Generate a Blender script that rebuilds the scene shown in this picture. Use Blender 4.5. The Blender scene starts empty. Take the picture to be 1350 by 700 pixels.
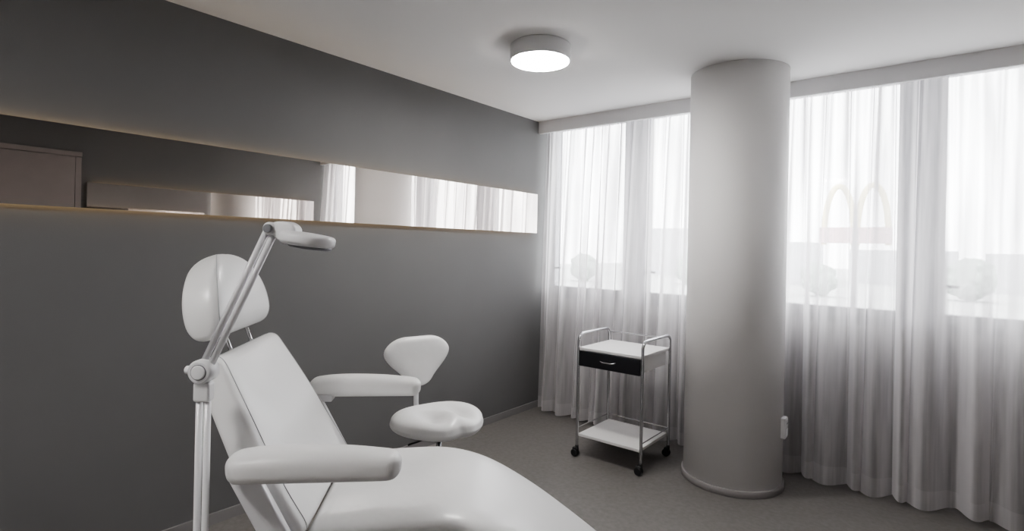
import bpy, bmesh, math, random
from mathutils import Vector, Matrix
random.seed(4)
S = bpy.context.scene
S.view_settings.view_transform = 'AgX'
try: S.view_settings.look = 'AgX - Medium High Contrast'
except Exception: pass

# ------------------------------------------------------------------ materials
def mat(name, col, rough=0.5, metal=0.0, var=0.0, vscale=8.0, bump=0.0, bscale=60.0, emis=None, estr=0.0, coat=0.0, detail=4, bdist=.002):
    m = bpy.data.materials.new(name); m.use_nodes = True
    nt = m.node_tree; b = nt.nodes['Principled BSDF']
    c = (*col, 1)
    b.inputs['Base Color'].default_value = c
    b.inputs['Roughness'].default_value = rough
    b.inputs['Metallic'].default_value = metal
    b.inputs['Coat Weight'].default_value = coat
    tc = nt.nodes.new('ShaderNodeTexCoord')
    n = nt.nodes.new('ShaderNodeTexNoise'); n.inputs['Scale'].default_value = vscale
    n.inputs['Detail'].default_value = detail
    nt.links.new(tc.outputs['Object'], n.inputs['Vector'])
    r = nt.nodes.new('ShaderNodeValToRGB')
    r.color_ramp.elements[0].position = .3; r.color_ramp.elements[1].position = .7
    r.color_ramp.elements[0].color = (*[max(0, x*(1-var)) for x in col], 1)
    r.color_ramp.elements[1].color = (*[min(1, x*(1+var)) for x in col], 1)
    nt.links.new(n.outputs['Fac'], r.inputs['Fac'])
    nt.links.new(r.outputs['Color'], b.inputs['Base Color'])
    if bump > 0:
        n2 = nt.nodes.new('ShaderNodeTexNoise'); n2.inputs['Scale'].default_value = bscale
        nt.links.new(tc.outputs['Object'], n2.inputs['Vector'])
        bp = nt.nodes.new('ShaderNodeBump'); bp.inputs['Strength'].default_value = bump
        bp.inputs['Distance'].default_value = bdist
        nt.links.new(n2.outputs['Fac'], bp.inputs['Height'])
        nt.links.new(bp.outputs['Normal'], b.inputs['Normal'])
    if emis:
        b.inputs['Emission Color'].default_value = (*emis, 1)
        b.inputs['Emission Strength'].default_value = estr
    return m

M_wall = mat('grey_wall_paint', (.165,.163,.163), .75, var=.03, vscale=2, bump=.15, bscale=180)
M_wallw = mat('white_wall_paint', (.78,.77,.765), .8, var=.02, vscale=2, bump=.1, bscale=150)
M_wallp = mat('parapet_paint', (.32,.31,.31), .8, var=.02, vscale=2, bump=.1, bscale=150)
M_ceil = mat('ceiling_paint', (.90,.89,.885), .9, var=.01, vscale=1.5, bump=.05, bscale=100)
M_floor = mat('vinyl_floor', (.20,.188,.18), .5, var=.10, vscale=38, bump=.03, bscale=90, detail=8)
M_base = mat('baseboard_grey', (.26,.25,.25), .5, var=.02)
M_col = mat('column_plaster', (.87,.855,.85), .7, var=.02, vscale=2, bump=.1, bscale=120)
M_colb = mat('column_skirt', (.36,.34,.34), .4, var=.03)
M_pel = mat('pelmet_white', (.78,.77,.78), .6, var=.01)
M_frame = mat('window_frame_dark', (.035,.038,.05), .5, var=.05)
M_pillar = mat('window_post_grey', (.45,.45,.48), .6, var=.03)
M_white = mat('white_leatherette', (.89,.888,.885), .36, var=.01, vscale=5, bump=.5, bscale=11, coat=.12, bdist=.006)
M_seam = mat('leatherette_seam', (.50,.50,.51), .5, var=.03)
M_plast = mat('white_plastic', (.85,.85,.86), .35, var=.01)
M_enam = mat('white_enamel_tube', (.84,.84,.86), .3, var=.01, coat=.3)
M_grayp = mat('grey_plastic', (.25,.25,.27), .4, var=.03)
M_chrome = mat('chrome', (.62,.62,.64), .22, 1.0, var=.02)
M_black = mat('black_rubber', (.02,.02,.022), .5, var=.1)
M_drawer = mat('black_drawer', (.018,.018,.022), .35, var=.1)
M_lam = mat('white_laminate', (.86,.85,.84), .4, var=.01)
M_mirror = mat('mirror_glass', (.72,.68,.65), .015, 1.0, var=.0)
M_led = mat('led_warm', (1,.8,.5), .5, emis=(1,.70,.36), estr=8)
M_lampon = mat('lamp_diffuser', (1,1,1), .5, emis=(1,.975,.95), estr=84)
M_door = mat('door_laminate', (.33,.29,.28), .5, var=.02)
M_yel = mat('sign_yellow_hazed', (.70,.63,.42), .5, var=.02)  # arch yellow, paled so distance haze is painted into the colour
M_red = mat('sign_red_hazed', (.50,.36,.37), .5, var=.05)  # board red washed out, outdoor haze mixed into the base colour
M_ground = mat('ground_asphalt', (.46,.47,.46), .9, var=.12, vscale=.3)
M_bldg = mat('building_concrete', (.52,.52,.54), .9, var=.05, vscale=.5)
M_tree = mat('foliage_hazed', (.32,.36,.33), .9, var=.2, vscale=2)  # pale grey-green: haze over the far trees is put into their colour

def curtain_mat():
    m = bpy.data.materials.new('sheer_voile'); m.use_nodes = True
    nt = m.node_tree; nt.nodes.clear()
    N = nt.nodes.new; K = nt.links.new
    o = N('ShaderNodeOutputMaterial'); tr = N('ShaderNodeBsdfTransparent')
    di = N('ShaderNodeBsdfDiffuse'); tl = N('ShaderNodeBsdfTranslucent')
    di.inputs['Color'].default_value = (.88,.86,.87,1); tl.inputs['Color'].default_value = (.84,.82,.835,1)
    mx = N('ShaderNodeMixShader'); mx.inputs[0].default_value = .40
    K(di.outputs[0], mx.inputs[1]); K(tl.outputs[0], mx.inputs[2])
    tc = N('ShaderNodeTexCoord'); sp = N('ShaderNodeSeparateXYZ'); K(tc.outputs['Object'], sp.inputs[0])
    # doubled hem
    lt = N('ShaderNodeMath'); lt.operation = 'LESS_THAN'; lt.inputs[1].default_value = .13
    K(sp.outputs['Z'], lt.inputs[0])
    # fabric bunching: denser cloth in narrow vertical bands
    mp = N('ShaderNodeMapping'); mp.inputs['Scale'].default_value = (1, 0, .05); K(tc.outputs['Object'], mp.inputs['Vector'])
    nz = N('ShaderNodeTexNoise'); nz.inputs['Scale'].default_value = 15; nz.inputs['Detail'].default_value = 3; K(mp.outputs[0], nz.inputs['Vector'])
    mr = N('ShaderNodeMapRange'); mr.inputs['From Min'].default_value = .35; mr.inputs['From Max'].default_value = .65
    mr.inputs['To Min'].default_value = -.16; mr.inputs['To Max'].default_value = .26; K(nz.outputs['Fac'], mr.inputs['Value'])
    lw = N('ShaderNodeLayerWeight'); lw.inputs['Blend'].default_value = .4
    ma = N('ShaderNodeMath'); ma.operation = 'MULTIPLY_ADD'; ma.inputs[1].default_value = .95; ma.inputs[2].default_value = .44
    K(lw.outputs['Facing'], ma.inputs[0])
    ad = N('ShaderNodeMath'); ad.operation = 'ADD'; K(ma.outputs[0], ad.inputs[0]); K(mr.outputs[0], ad.inputs[1])
    mb = N('ShaderNodeMath'); mb.operation = 'MULTIPLY_ADD'; mb.inputs[1].default_value = .09; mb.use_clamp = True
    K(lt.outputs[0], mb.inputs[0]); K(ad.outputs[0], mb.inputs[2])
    m2 = N('ShaderNodeMixShader')
    K(mb.outputs[0], m2.inputs[0]); K(tr.outputs[0], m2.inputs[1]); K(mx.outputs[0], m2.inputs[2]); K(m2.outputs[0], o.inputs[0])
    return m
M_curt = curtain_mat()

def glass_mat():
    m = bpy.data.materials.new('window_glass'); m.use_nodes = True
    nt = m.node_tree; nt.nodes.clear()
    o = nt.nodes.new('ShaderNodeOutputMaterial'); tr = nt.nodes.new('ShaderNodeBsdfTransparent')
    gl = nt.nodes.new('ShaderNodeBsdfGlossy'); gl.inputs['Roughness'].default_value = .02
    mx = nt.nodes.new('ShaderNodeMixShader'); mx.inputs[0].default_value = .05
    tr.inputs['Color'].default_value = (.96,.97,.97,1)
    nt.links.new(tr.outputs[0], mx.inputs[1]); nt.links.new(gl.outputs[0], mx.inputs[2]); nt.links.new(mx.outputs[0], o.inputs[0])
    return m
M_glass = glass_mat()

# ------------------------------------------------------------------ helpers
def link(o, parent=None):
    S.collection.objects.link(o)
    if parent is not None: o.parent = parent
    return o
def empty(name, loc=(0,0,0), rz=0):
    e = bpy.data.objects.new(name, None); e.empty_display_size = .1
    e.location = loc; e.rotation_euler = (0,0,rz); S.collection.objects.link(e); return e
def mesh_obj(name, verts, faces, m, parent=None, smooth=False):
    me = bpy.data.meshes.new(name); me.from_pydata([tuple(v) for v in verts], [], faces)
    me.materials.append(m)
    bm = bmesh.new(); bm.from_mesh(me); bmesh.ops.recalc_face_normals(bm, faces=bm.faces); bm.to_mesh(me); bm.free()
    if smooth:
        for p in me.polygons: p.use_smooth = True
    return link(bpy.data.objects.new(name, me), parent)
def box(name, c, s, m, parent=None, bevel=0.0, rot=None, segs=3):
    bm = bmesh.new(); bmesh.ops.create_cube(bm, size=1)
    for v in bm.verts: v.co = Vector((v.co.x*s[0], v.co.y*s[1], v.co.z*s[2]))
    if bevel > 0:
        bmesh.ops.bevel(bm, geom=bm.edges[:], offset=bevel, segments=segs, affect='EDGES', profile=.5)
    me = bpy.data.meshes.new(name); bm.to_mesh(me); bm.free(); me.materials.append(m)
    if bevel > 0:
        for p in me.polygons: p.use_smooth = len(p.vertices) and p.area < 0.25*max(s[0]*s[1], s[1]*s[2], s[0]*s[2])
    o = link(bpy.data.objects.new(name, me), parent); o.location = c
    if rot: o.rotation_euler = rot
    return o
def cyl(name, p0, p1, r, m, parent=None, r1=None, seg=32, bevel=0.0):
    p0 = Vector(p0); p1 = Vector(p1); L = (p1-p0).length; r1 = r if r1 is None else r1
    prof = [(r-bevel, 0), (r, bevel), (r1, L-bevel), (r1-bevel, L)] if bevel > 0 else [(r,0),(r1,L)]
    vs, fs = [], []
    for (rr, z) in prof:
        for i in range(seg):
            a = 2*math.pi*i/seg; vs.append((rr*math.cos(a), rr*math.sin(a), z))
    for k in range(len(prof)-1):
        for i in range(seg):
            j = (i+1) % seg; fs.append((k*seg+i, k*seg+j, (k+1)*seg+j, (k+1)*seg+i))
    fs.append(tuple(range(seg-1, -1, -1))); fs.append(tuple(range((len(prof)-1)*seg, len(prof)*seg)))
    o = mesh_obj(name, vs, fs, m, parent)
    for p in o.data.polygons: p.use_smooth = len(p.vertices) == 4
    q = (p1-p0).to_track_quat('Z', 'Y'); o.rotation_mode = 'QUATERNION'; o.rotation_quaternion = q; o.location = p0
    return o
def tube(name, pts, r, m, parent=None, cyclic=False, smooth=False):
    cu = bpy.data.curves.new(name, 'CURVE'); cu.dimensions = '3D'; cu.bevel_depth = r; cu.bevel_resolution = 4; cu.use_fill_caps = True
    if smooth:
        sp = cu.splines.new('NURBS'); sp.points.add(len(pts)-1); sp.order_u = 3; sp.use_endpoint_u = not cyclic; sp.resolution_u = 8
    else:
        sp = cu.splines.new('POLY'); sp.points.add(len(pts)-1)
    for i, p in enumerate(pts): sp.points[i].co = (*p, 1)
    sp.use_cyclic_u = cyclic; cu.materials.append(m); sp.use_smooth = True
    return link(bpy.data.objects.new(name, cu), parent)
def catmull(P, t):
    n = len(P)-1; x = min(max(t, 0), .99999)*n; i = int(x); f = x-i
    g = lambda k: P[min(max(k, 0), n)]
    a, b, c, d = g(i-1), g(i), g(i+1), g(i+2)
    if i == 0: a = b*2-c
    if i+1 == n: d = c*2-b
    return .5*((2*b)+(c-a)*f+(2*a-5*b+4*c-d)*f*f+(3*b-a-3*c+d)*f**3)
def cushion(name, pts, aw, m, parent=None, rw0=.05, rw1=.05, n=4.0, seg=48, seams=(), N=26, me=2.3, seam_mat=None):
    """padded upholstery swept along pts=[(pos,w,t)], width axis aw."""
    aw = Vector(aw).normalized()
    P = [Vector((*p, w, t)) for p, w, t in pts]
    def ev(t):
        v = catmull(P, t); return Vector(v[:3]), v[3], v[4]
    K = 300; ts = [i/K for i in range(K+1)]; L = [0]
    pr = ev(0)[0]
    for t in ts[1:]:
        q = ev(t)[0]; L.append(L[-1]+(q-pr).length); pr = q
    T = L[-1]
    def at(s):
        s = min(max(s, 0), T)
        lo = 0
        for i in range(K):
            if L[i+1] >= s: lo = i; break
        f = (s-L[lo])/max(1e-9, L[lo+1]-L[lo]); return ev((lo+f)/K)
    xs = set()
    for i in range(11):
        a = i/10*math.pi/2
        xs.add(round(rw0*(1-math.cos(a)), 5)); xs.add(round(T-rw1*(1-math.cos(a)), 5))
    t0 = pts[0][2]/2; t1 = pts[-1][2]/2
    for i in range(7):
        a = i/6*math.pi/2
        xs.add(round(t0*(1-math.cos(a)), 5)); xs.add(round(T-t1*(1-math.cos(a)), 5))
    for i in range(N+1): xs.add(round(T*i/N, 5))
    xs = sorted(x for x in xs if 0 <= x <= T)
    out = []
    for x in xs:
        if not out or x-out[-1] > .0006: out.append(x)
    xs = out
    def kk(x, r, e=None):
        e = e or me
        if r <= 0 or x >= r: return 1.0
        return max(0, 1-(1-x/r)**e)**(1/e)
    vs = []; rings = []
    for x in xs:
        c, w, t = at(x)
        e = .004; tg = (at(x+e)[0]-at(x-e)[0]).normalized()
        at_ = tg.cross(aw).normalized()
        we = w-2*min(rw0, w/2)*(1-kk(x, rw0))-2*min(rw1, w/2)*(1-kk(T-x, rw1))
        te = t*kk(x, t/2)*kk(T-x, t/2)
        we = max(we - .4*(t-te)*.5, .002); te = max(te, .0015)
        ring = []
        for k in range(seg):
            a = 2*math.pi*k/seg
            ca, sa = math.cos(a), math.sin(a)
            px = math.copysign(abs(ca)**(2/n), ca)*we/2; py = math.copysign(abs(sa)**(2/n), sa)*te/2
            ring.append(c+aw*px+at_*py)
        rings.append(ring); vs += ring
    fs = []
    for r in range(len(rings)-1):
        for k in range(seg):
            j = (k+1) % seg; fs.append((r*seg+k, r*seg+j, (r+1)*seg+j, (r+1)*seg+k))
    fs.append(tuple(range(seg-1, -1, -1))); fs.append(tuple(range((len(rings)-1)*seg, len(rings)*seg)))
    o = mesh_obj(name, vs, fs, m, parent, True)
    for si, k in enumerate(seams):
        kb = (seg//2-k) % seg
        A = [rings[r][k] for r in range(2, len(rings)-2)]
        B = [rings[r][kb] for r in range(2, len(rings)-2)]
        tube(name+'_seam_%d' % (si+1), A+B[::-1], .0016, seam_mat or M_seam, parent, cyclic=True)
    return o

# ------------------------------------------------------------------ room
XL, XR, YB, YP, YW, H = -3.155, .78, -1.8, 4.27, 4.45, 2.8
ZS, ZT = 1.08, 2.765
def slab(name, a, b, m):
    c = [(a[i]+b[i])/2 for i in range(3)]; s = [abs(b[i]-a[i]) for i in range(3)]
    return box(name, c, s, m)
slab('floor', (XL-.15, YB-.15, -.12), (XR+.15, YW+.2, 0), M_floor)
slab('ceiling', (XL-.15, YB-.15, H), (XR+.15, YW+.2, H+.12), M_ceil)
slab('wall_left', (XL-.15, YB-.15, 0), (XL, YW+.2, H), M_wall)
slab('wall_right', (XR, YB-.15, 0), (XR+.15, YW+.2, H), M_wall)
slab('wall_back', (XL, YB-.15, 0), (XR, YB, H), M_wallw)
slab('wall_window_parapet', (XL, YW, 0), (XR, YW+.2, ZS), M_wallp)
slab('wall_window_header', (XL, YW, ZT), (XR, YW+.2, H), M_wallw)
slab('baseboard_left', (XL, YB, 0), (XL+.012, YW, .06), M_base)
slab('baseboard_right', (XR-.012, YB, 0), (XR, YW, .06), M_base)
slab('baseboard_back', (XL+.012, YB, 0), (XR-.012, YB+.012, .06), M_base)
slab('trim_1', (XL, YP, 2.685), (XR, YP+.03, H), M_pel)

# windows
posts = [-3.130, -2.205, -1.18, -.155, .76]
wd = [.05, .19, .20, .20, .04]
for i, (x, w) in enumerate(zip(posts, wd)):
    slab('window_post', (x-w/2, YW+.01, ZS), (x+w/2, YW+.17, ZT), M_frame if i == 0 else M_pillar)
for i in range(4):
    x0 = posts[i]+wd[i]/2; x1 = posts[i+1]-wd[i+1]/2
    h = ZT-ZS
    e = empty('window_%d' % (i+1), ((x0+x1)/2, YW+.07, (ZS+ZT)/2))
    w = x1-x0
    box('sill_rail', (0, 0, -h/2+.055), (w, .09, .11), M_frame, e, .004)
    box('head_rail', (0, 0, h/2-.012), (w, .07, .024), M_pillar, e, .003)
    box('stile_1', (-w/2+.014, 0, 0), (.028, .07, h), M_pillar, e, .004)
    box('stile_2', (w/2-.014, 0, 0), (.028, .07, h), M_pillar, e, .004)
    box('pane', (0, 0, .035), (w-.05, .008, h-.11), M_glass, e)
    box('handle_base', (-w/2+.018, -.042, -.55), (.02, .014, .07), M_frame, e, .003)
    box('handle_lever', (-w/2+.055, -.050, -.55), (.10, .012, .018), M_frame, e, .003)
pl = bpy.data.lights.new('sky_portal', 'AREA'); pl.shape = 'RECTANGLE'; pl.size = XR-XL; pl.size_y = ZT-ZS; pl.cycles.is_portal = True
po = bpy.data.objects.new('sky_portal', pl); po.location = ((XL+XR)/2, YW+.22, (ZS+ZT)/2); po.rotation_euler = (math.radians(-90), 0, 0); S.collection.objects.link(po)

# curtain -----------------------------------------------------------
def curtain():
    x0, x1, nx, nz = XL+.03, XR-.02, 1400, 48
    ph = [0.0]
    for i in range(nx):
        x = x0+(x1-x0)*i/nx
        k = 2*math.pi/(.155+.045*math.sin(x*3.7+1)+.035*math.sin(x*8.3+.5))
        ph.append(ph[-1]+k*(x1-x0)/nx)
    vs, fs = [], []
    for j in range(nz+1):
        v = j/nz; z = .03+(2.74-.03)*v
        for i in range(nx+1):
            x = x0+(x1-x0)*i/nx; p = ph[i]
            mod = .55+.45*math.sin(x*3.3+.8)*math.sin(x*1.3+2.)
            amp = (.020+.030*(1-v)**.8)*(.55+.65*mod)
            f = math.sin(p)+.34*math.sin(2*p+.8+.8*(1-v))+.30*math.sin(.5*p+1.2*(1-v))
            y = YP+.088-(.125*(1-v)**.9)+amp*f+.007*math.sin(p*3.1+1.3*math.sin(x*5))*v*v
            xx = x+.030*(1-v)*math.sin(p*.5+.4)+.024*math.cos(p)*(.4+.6*(1-v))
            dx = abs(x+1.15)
            if dx < .45:
                g = .5+.5*math.cos(math.pi*dx/.45)
                y = y*(1-g)+g*(YP+.08+amp*f*.5)
            zz = z
            if j == 0: zz = .022+.012*math.sin(p*.5)+.010*math.sin(x*2.1)
            if v > .9: y = max(y, YP+.036)
            vs.append((max(xx, XL+.015), min(y, YW-.012), zz))
    W = nx+1
    for j in range(nz):
        for i in range(nx):
            fs.append((j*W+i, j*W+i+1, (j+1)*W+i+1, (j+1)*W+i))
    return mesh_obj('sheer_curtain', vs, fs, M_curt, None, True)
curtain()

# column ------------------------------------------------------------
CX, CY, CR = -1.16, 3.90, .318
col = empty('round_column', (CX, CY, 0))
cyl('shaft', (0,0,0), (0,0,H), CR, M_col, col, seg=128)
cyl('base_ring', (0,0,0), (0,0,.045), CR+.012, M_colb, col, seg=128, bevel=.003)
sd = Vector((.90,.02,0)).normalized()
sk = empty('wall_socket', (CX+sd.x*(CR+.008), CY+sd.y*(CR+.008), .42), math.atan2(sd.y, sd.x))
box('body', (0,0,0), (.035,.075,.135), M_plast, sk, .006)
box('face_plate', (.0185,0,.03), (.006,.055,.055), M_plast, sk, .004)
box('face_plate_lower', (.0185,0,-.03), (.006,.055,.055), M_plast, sk, .004)
cyl('socket_hole_1', (.018,-.01,.03), (.0222,-.01,.03), .004, M_black, sk, seg=12)
cyl('socket_hole_2', (.018,.01,.03), (.0222,.01,.03), .004, M_black, sk, seg=12)

# mirror strips -----------------------------------------------------
def strip(name, x, sgn, y0, y1, z=1.897):
    e = empty(name, (x, (y0+y1)/2, z))
    box('glass', (sgn*.03, 0, 0), (.006, y1-y0, .376), M_mirror, e)
    box('back_panel', (sgn*.0245, 0, 0), (.005, y1-y0-.01, .366), M_grayp, e)
    box('bracket', (sgn*.011, 0, 0), (.022, y1-y0-.2, .20), M_grayp, e)
    box('led_top', (sgn*.012, 0, .165), (.01, y1-y0-.1, .008), M_led, e)
    box('led_bottom', (sgn*.012, 0, -.165), (.01, y1-y0-.1, .008), M_led, e)
strip('wall_mirror', XL, 1, -1.2, 4.23)
strip('wall_mirror', XR, -1, 1.58, 4.16, 1.965)
d = empty('door_1', (XR, .55, 0))
box('leaf', (-.025,0,1.2), (.05,1.85,2.4), M_door, d, .004)
box('frame_top', (-.02,0,2.43), (.04,1.97,.05), M_door, d, .003)
box('frame_1', (-.02,-.955,1.2), (.04,.05,2.4), M_door, d, .003)
box('frame_2', (-.02,.955,1.2), (.04,.05,2.4), M_door, d, .003)
cyl('handle_rose', (-.05,.75,1.02), (-.09,.75,1.02), .012, M_chrome, d)
cyl('handle_lever', (-.085,.76,1.02), (-.085,.63,1.02), .009, M_chrome, d)

# ceiling lamp, plus an added unseen fill lamp -----------------------------------------------------
def clamp(loc):
    e = empty('ceiling_or_fill_lamp', loc)
    cyl('housing', (0,0,-.095), (0,0,0), .184, M_plast, e, seg=96, bevel=.006)
    cyl('diffuser', (0,0,-.1), (0,0,-.09), .174, M_lampon, e, seg=96)
clamp((-1.963, 2.657, H)); clamp((-1.4, -.6, H))  # second one is unseen, added behind the camera to brighten the room

# ------------------------------------------------------------------ treatment chair
ch = empty('treatment_chair', (-1.606, 1.027, 0), math.radians(45))
AW = (0,1,0)
cushion('backrest', [((-.018,0,.735),.64,.105), ((-.10,0,.87),.64,.11), ((-.19,0,1.04),.585,.105), ((-.290,0,1.226),.50,.09)], AW, M_white, ch, rw0=.04, rw1=.03, n=7, seams=(42,), me=2.8)
cushion('headrest', [((-.305,0,1.276),.46,.10), ((-.320,0,1.35),.45,.12), ((-.340,0,1.43),.42,.12), ((-.370,0,1.524),.38,.09)], AW, M_white, ch, rw0=.02, rw1=.19, n=5.5, seams=(43,), me=2.1)
cushion('seat_and_legrest', [((.0,0,.715),.62,.12), ((.12,0,.715),.63,.13), ((.25,0,.722),.63,.13), ((.40,0,.722),.62,.13), ((.54,0,.685),.61,.125),
     ((.70,0,.597),.59,.12), ((.86,0,.485),.57,.115), ((1.02,0,.365),.55,.105), ((1.16,0,.255),.52,.10)], AW, M_white, ch, rw0=.04, rw1=.12, n=5, N=44)
for s, nm in ((-1, 'near'), (1, 'far')):
    cushion('armrest_%s' % nm, [((-.165,s*.40,.986),.10,.072), ((-.05,s*.40,.993),.118,.082), ((.12,s*.40,.992),.115,.08), ((.280,s*.40,.984),.098,.066)], AW, M_white, ch, rw0=.05, rw1=.05, n=2.8)
    box('arm_support_%s' % nm, (-.085,s*.352,.84), (.07,.03,.26), M_enam, ch, .008, rot=(0,math.radians(-28),0))
    box('arm_bracket_%s' % nm, (-.11,s*.372,.955), (.09,.06,.03), M_enam, ch, .006)
    box('arm_pivot_%s' % nm, (-.02,s*.345,.68), (.10,.06,.09), M_enam, ch, .012)
    cyl('headrest_rod_%s' % nm, (-.262,s*.085,1.17), (-.318,s*.085,1.32), .006, M_chrome, ch)
for s in (-1, 1):
    tube('frame_rail_%s' % ('near' if s < 0 else 'far'), [(-.22,s*.2,1.02), (-.10,s*.2,.78), (-.03,s*.2,.64), (.38,s*.2,.63), (.56,s*.2,.57), (.98,s*.2,.28)], .016, M_enam, ch)
box('seat_pan', (.19,0,.637), (.44,.50,.03), M_black, ch, .006)
box('back_shell', (-.155,0,.92), (.02,.46,.42), M_plast, ch, .006, rot=(0,math.radians(-27.5),0))
box('under_frame', (.17,0,.59), (.40,.34,.07), M_enam, ch, .012)
box('lift_column', (.17,0,.34), (.20,.20,.45), M_enam, ch, .03)
box('lift_sleeve', (.17,0,.20), (.27,.27,.24), M_plast, ch, .035)
box('base_plate', (.17,0,.065), (.86,.52,.07), M_plast, ch, .03)
for i, (x, y) in enumerate(((-.2,-.21),(-.2,.21),(.54,-.21),(.54,.21))):
    cyl('foot_%d' % (i+1), (x,y,0), (x,y,.035), .03, M_black, ch, bevel=.004)

# ------------------------------------------------------------------ magnifier lamp
R = Vector((.7768,.6297,0)); F = Vector((-.6297,.7768,0)); Z = Vector((0,0,1))
base = Vector((-1.495,.590,0))
ml = empty('magnifying_floor_lamp', base)
elb = Vector((0,0,1.234)); top = Vector((.132,.105,1.604))
for k, s in enumerate((-1, 1)):
    cyl('post_tube_%d' % (k+1), R*(s*.0105)+Z*.10, R*(s*.0105)+Z*1.225, .0085, M_enam, ml)
    ad = (top-elb).normalized(); pn = ad.cross(F).normalized()
    cyl('arm_tube_%d' % (k+1), elb+pn*(s*.010)+ad*.015, top+pn*(s*.010)-ad*.01, .0085, M_enam, ml)
cyl('elbow_disc', elb-F*.026, elb+F*.022, .031, M_enam, ml, bevel=.005, seg=48)
cyl('elbow_ring', elb-F*.0275, elb-F*.020, .020, M_grayp, ml, seg=40)
cyl('elbow_cap', elb-F*.031, elb-F*.022, .018, M_plast, ml, seg=40, bevel=.002)
cyl('tension_knob', elb-R*.03, elb-R*.048, .011, M_enam, ml, bevel=.003)
box('post_collar', (0,0,1.18), (.042,.03,.05), M_plast, ml, .006, rot=(0,0,math.radians(39)))
cyl('post_socket', (0,0,.06), (0,0,.16), .024, M_enam, ml, bevel=.004)
for i in range(5):
    a = math.radians(20+72*i); dv = Vector((math.cos(a), math.sin(a), 0))
    tube('base_leg_%d' % (i+1), [Z*.085, dv*.10+Z*.08, dv*.23+Z*.06], .014, M_enam, ml)
    cyl('castor_%d' % (i+1), dv*.225+Z*.024-dv.cross(Z)*.01, dv*.225+Z*.024+dv.cross(Z)*.01, .024, M_black, ml, bevel=.004)
cyl('tilt_joint', top-F*.02, top+F*.02, .017, M_enam, ml, bevel=.004)
cyl('tilt_knob', top-F*.030, top-F*.018, .011, M_grayp, ml, bevel=.002)
hd = (R*.99-Z*.13).normalized()
hs = top+R*.012
cushion('head_bracket', [(hs-R*.012+Z*.006,.030,.03), (hs+hd*.025-Z*.003,.046,.052), (hs+hd*.058-Z*.004,.056,.05)], F, M_plast, ml, rw0=.008, rw1=.006, n=6)
cushion('head_housing', [(hs+hd*.018-Z*.016,.10,.032), (hs+hd*.06-Z*.016,.135,.036), (hs+hd*.11-Z*.016,.14,.034), (hs+hd*.150-Z*.016,.115,.028)], F, M_plast, ml, rw0=.03, rw1=.06, n=3.5)
up = hd.cross(F).normalized()
if up.z < 0: up = -up
hc = hs+hd*.090-Z*.016
cyl('lens_ring', hc-up*.022, hc-up*.010, .054, M_grayp, ml, seg=48, bevel=.003)
cyl('lens', hc-up*.0225, hc-up*.018, .046, M_chrome, ml, seg=48)

# ------------------------------------------------------------------ stool
st = empty('saddle_stool', (-2.04, 1.95, 0), math.radians(-14))
def saddle():
    nr, na = 26, 112; vs = []; fs = []
    def rad(a):
        s = math.sin(a)
        return .228+.016*s**2 + .012*math.cos(3*a) - .026*math.exp(-(a/.20)**2)
    def top(x, y, q):
        e = max(0, 1-q**6)
        z = .060*e**.5
        z -= .036*math.exp(-(((x-.05)/.10)**2+((y-.085)/.045)**2))
        z -= .036*math.exp(-(((x-.05)/.10)**2+((y+.085)/.045)**2))
        z -= .026*math.exp(-(((x+.10)/.06)**2+(y/.09)**2))
        z += .016*math.exp(-(((x-.12)/.08)**2+(y/.035)**2))
        return z
    for side in (1, -1):
        for i in range(nr+1):
            q = math.sin(i/nr*math.pi/2)
            for k in range(na):
                a = 2*math.pi*k/na; aa = (a+math.pi) % (2*math.pi)-math.pi
                r = rad(aa)*q; x, y = r*math.cos(a), r*math.sin(a)
                z = top(x, y, q)*(1 if q < .97 else max(0, (1-q)/.03)**.5) if side > 0 else -.048*max(0, 1-q**5)**.5
                vs.append((x, y, z+.660))
    off = (nr+1)*na
    for b in (0, off):
        for i in range(nr):
            for k in range(na):
                j = (k+1) % na; fs.append((b+i*na+k, b+i*na+j, b+(i+1)*na+j, b+(i+1)*na+k))
    o = mesh_obj('seat', vs, fs, M_white, st, True)
    bm = bmesh.new(); bm.from_mesh(o.data); bmesh.ops.remove_doubles(bm, verts=bm.verts, dist=.0004)
    bmesh.ops.recalc_face_normals(bm, faces=bm.faces); bm.to_mesh(o.data); bm.free()
    for p in o.data.polygons: p.use_smooth = True
saddle()
cushion('backrest', [((-.225,0,.795),.10,.05), ((-.235,0,.85),.18,.06), ((-.25,0,.92),.33,.07), ((-.262,0,.985),.43,.072), ((-.27,0,1.062),.44,.06)], (0,1,0), M_white, st, rw0=.04, rw1=.15, n=3, me=2.0)
tube('back_stem', [(-.06,0,.597), (-.20,0,.600), (-.255,0,.64), (-.27,0,.72), (-.262,0,.86)], .014, M_enam, st, smooth=True)
box('seat_plate', (0,0,.606), (.20,.16,.02), M_black, st, .004)
cyl('gas_piston', (0,0,.30), (0,0,.60), .014, M_chrome, st)
cyl('gas_sleeve', (0,0,.09), (0,0,.36), .025, M_chrome, st)
cyl('hub', (0,0,.06), (0,0,.12), .04, M_chrome, st, bevel=.006)
tube('height_lever', [(0,-.03,.595), (.03,-.14,.59), (.03,-.19,.585)], .005, M_black, st)
for i in range(5):
    a = math.radians(36+72*i); dv = Vector((math.cos(a), math.sin(a), 0))
    tube('base_leg_%d' % (i+1), [dv*.03+Z*.10, dv*.14+Z*.085, dv*.27+Z*.062], .014, M_chrome, st)
    cyl('castor_%d' % (i+1), dv*.27+Z*.026-dv.cross(Z)*.016, dv*.27+Z*.026+dv.cross(Z)*.016, .026, M_black, st, bevel=.005)

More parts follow.
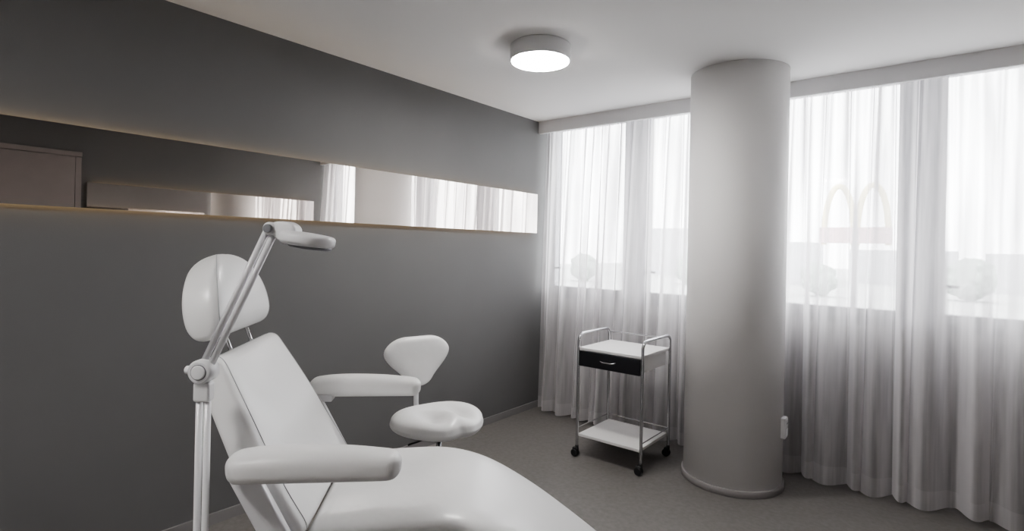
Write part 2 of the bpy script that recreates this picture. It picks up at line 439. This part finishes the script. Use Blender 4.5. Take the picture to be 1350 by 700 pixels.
# ------------------------------------------------------------------ trolley
ct = empty('salon_trolley', (-1.91, 3.74, 0))
hx, hy, pr = .26, .235, .011
def arc(c, a0, a1, r, f, n=8): return [f(c, r*math.cos(a0+(a1-a0)*i/n), r*math.sin(a0+(a1-a0)*i/n)) for i in range(n+1)]
for s, nm in ((-1, 'left'), (1, 'right')):
    x = s*hx; zt = .925; r = .06
    pts = [(x,-hy,.075), (x,-hy,zt-r)]
    pts += arc((x,-hy+r,zt-r), math.pi, math.pi/2, r, lambda c, u, v: (c[0], c[1]+u, c[2]+v))
    pts += arc((x,hy-r,zt-r), math.pi/2, 0, r, lambda c, u, v: (c[0], c[1]+u, c[2]+v))
    pts += [(x,hy,.075)]
    tube('side_frame_%s' % nm, pts, pr, M_chrome, ct)
    tube('shelf_guard_%s' % nm, [(x,-hy,.215), (x,hy,.215)], .004, M_chrome, ct)
tube('rail_back', [(-hx,hy,.895), (hx,hy,.895)], .006, M_chrome, ct)
tube('shelf_guard_back', [(-hx,hy,.215), (hx,hy,.215)], .004, M_chrome, ct)
box('top_shelf', (0,0,.815), (2*hx-.015,2*hy+.01,.022), M_lam, ct, .004)
box('bottom_shelf', (0,0,.165), (2*hx-.02,2*hy,.022), M_lam, ct, .004)
box('drawer_box', (0,.01,.748), (2*hx-.05,2*hy-.05,.105), M_lam, ct, .003)
box('drawer_front', (0,-hy-.004,.744), (2*hx-.03,.018,.112), M_drawer, ct, .003)
tube('drawer_handle', [(-.06,-hy-.012,.752), (-.058,-hy-.032,.750), (-.03,-hy-.038,.744), (.03,-hy-.038,.744), (.058,-hy-.032,.750), (.06,-hy-.012,.752)], .005, M_chrome, ct)
for i, (sx, sy) in enumerate(((-1,-1),(1,-1),(-1,1),(1,1))):
    x, y = sx*hx, sy*hy
    cyl('castor_stem_%d' % (i+1), (x,y,.05), (x,y,.085), .013, M_black, ct)
    box('castor_fork_%d' % (i+1), (x-.008,y-.004,.052), (.045,.034,.034), M_black, ct, .01, rot=(0,0,.5*i))
    for s2 in (-1, 1):
        cyl('castor_wheel_%d_%s' % (i+1, 'ab'[s2 > 0]), (x-.012,y+s2*.006-.004,.028), (x-.012,y+s2*.022-.004,.028), .028, M_black, ct, bevel=.005)

# ------------------------------------------------------------------ outside
mesh_obj('ground_outside', [(-90,6,-3.2),(90,6,-3.2),(90,200,-3.2),(-90,200,-3.2)], [(0,1,2,3)], M_ground)
sg = empty('restaurant_sign', (-3.5, 30, -3.2))
for s in (-1, 1):
    pts = []
    for i in range(25):
        a = math.pi*i/24
        pts.append((s*.68+.62*math.cos(a), 0, 5.2+2.8*math.sin(a)**.8))
    tube('arch_%s' % ('left' if s < 0 else 'right'), pts, .13, M_yel, sg)
box('board', (0,-.2,5.65), (2.9,.2,.75), M_red, sg, .02)
cyl('pole', (0,0,0), (0,0,5.6), .16, M_bldg, sg)
for i, (x, y, w, h) in enumerate([(-24,95,16,6.4),(-6,110,14,5.5),(9,100,10,5.2),(22,90,12,6.5),(-44,105,14,9)]):
    e = box('distant_building', (x,y,-3.2+h/2), (w,10,h), M_bldg)
for i in range(11):
    x = -50+10*i+random.uniform(-2, 2); y = 72+random.uniform(-5, 5); r = random.uniform(1.6, 2.3)
    bm = bmesh.new(); bmesh.ops.create_icosphere(bm, subdivisions=3, radius=r)
    for v in bm.verts: v.co *= 1+.16*math.sin(v.co.x*3)*math.sin(v.co.y*2.6+v.co.z*3.1); v.co.z += r+.2
    bmesh.ops.create_cone(bm, segments=8, radius1=.3, radius2=.2, depth=1.6, matrix=Matrix.Translation((0,0,.8)), cap_ends=True)
    me = bpy.data.meshes.new('tree'); bm.to_mesh(me); bm.free(); me.materials.append(M_tree)
    o = bpy.data.objects.new('tree', me); o.location = (x, y, -3.2); S.collection.objects.link(o)

# ------------------------------------------------------------------ world
w = bpy.data.worlds.new('overcast'); S.world = w; w.use_nodes = True
bg = w.node_tree.nodes['Background']; bg.inputs[0].default_value = (.985,.985,1,1); bg.inputs[1].default_value = 11.5

# ------------------------------------------------------------------ camera
cd = bpy.data.cameras.new('camera'); cd.sensor_width = 36; cd.lens = 713/1350*36
cd.shift_y = -24.5/1350; cd.clip_start = .05; cd.clip_end = 400
cam = bpy.data.objects.new('camera', cd); S.collection.objects.link(cam)
m = Matrix.Rotation(math.radians(39.03), 4, 'Z') @ Matrix.Rotation(math.radians(90), 4, 'X') @ Matrix.Rotation(math.radians(1.2), 4, 'Z')
m.translation = (0, 0, 1.57); cam.matrix_world = m
S.camera = cam
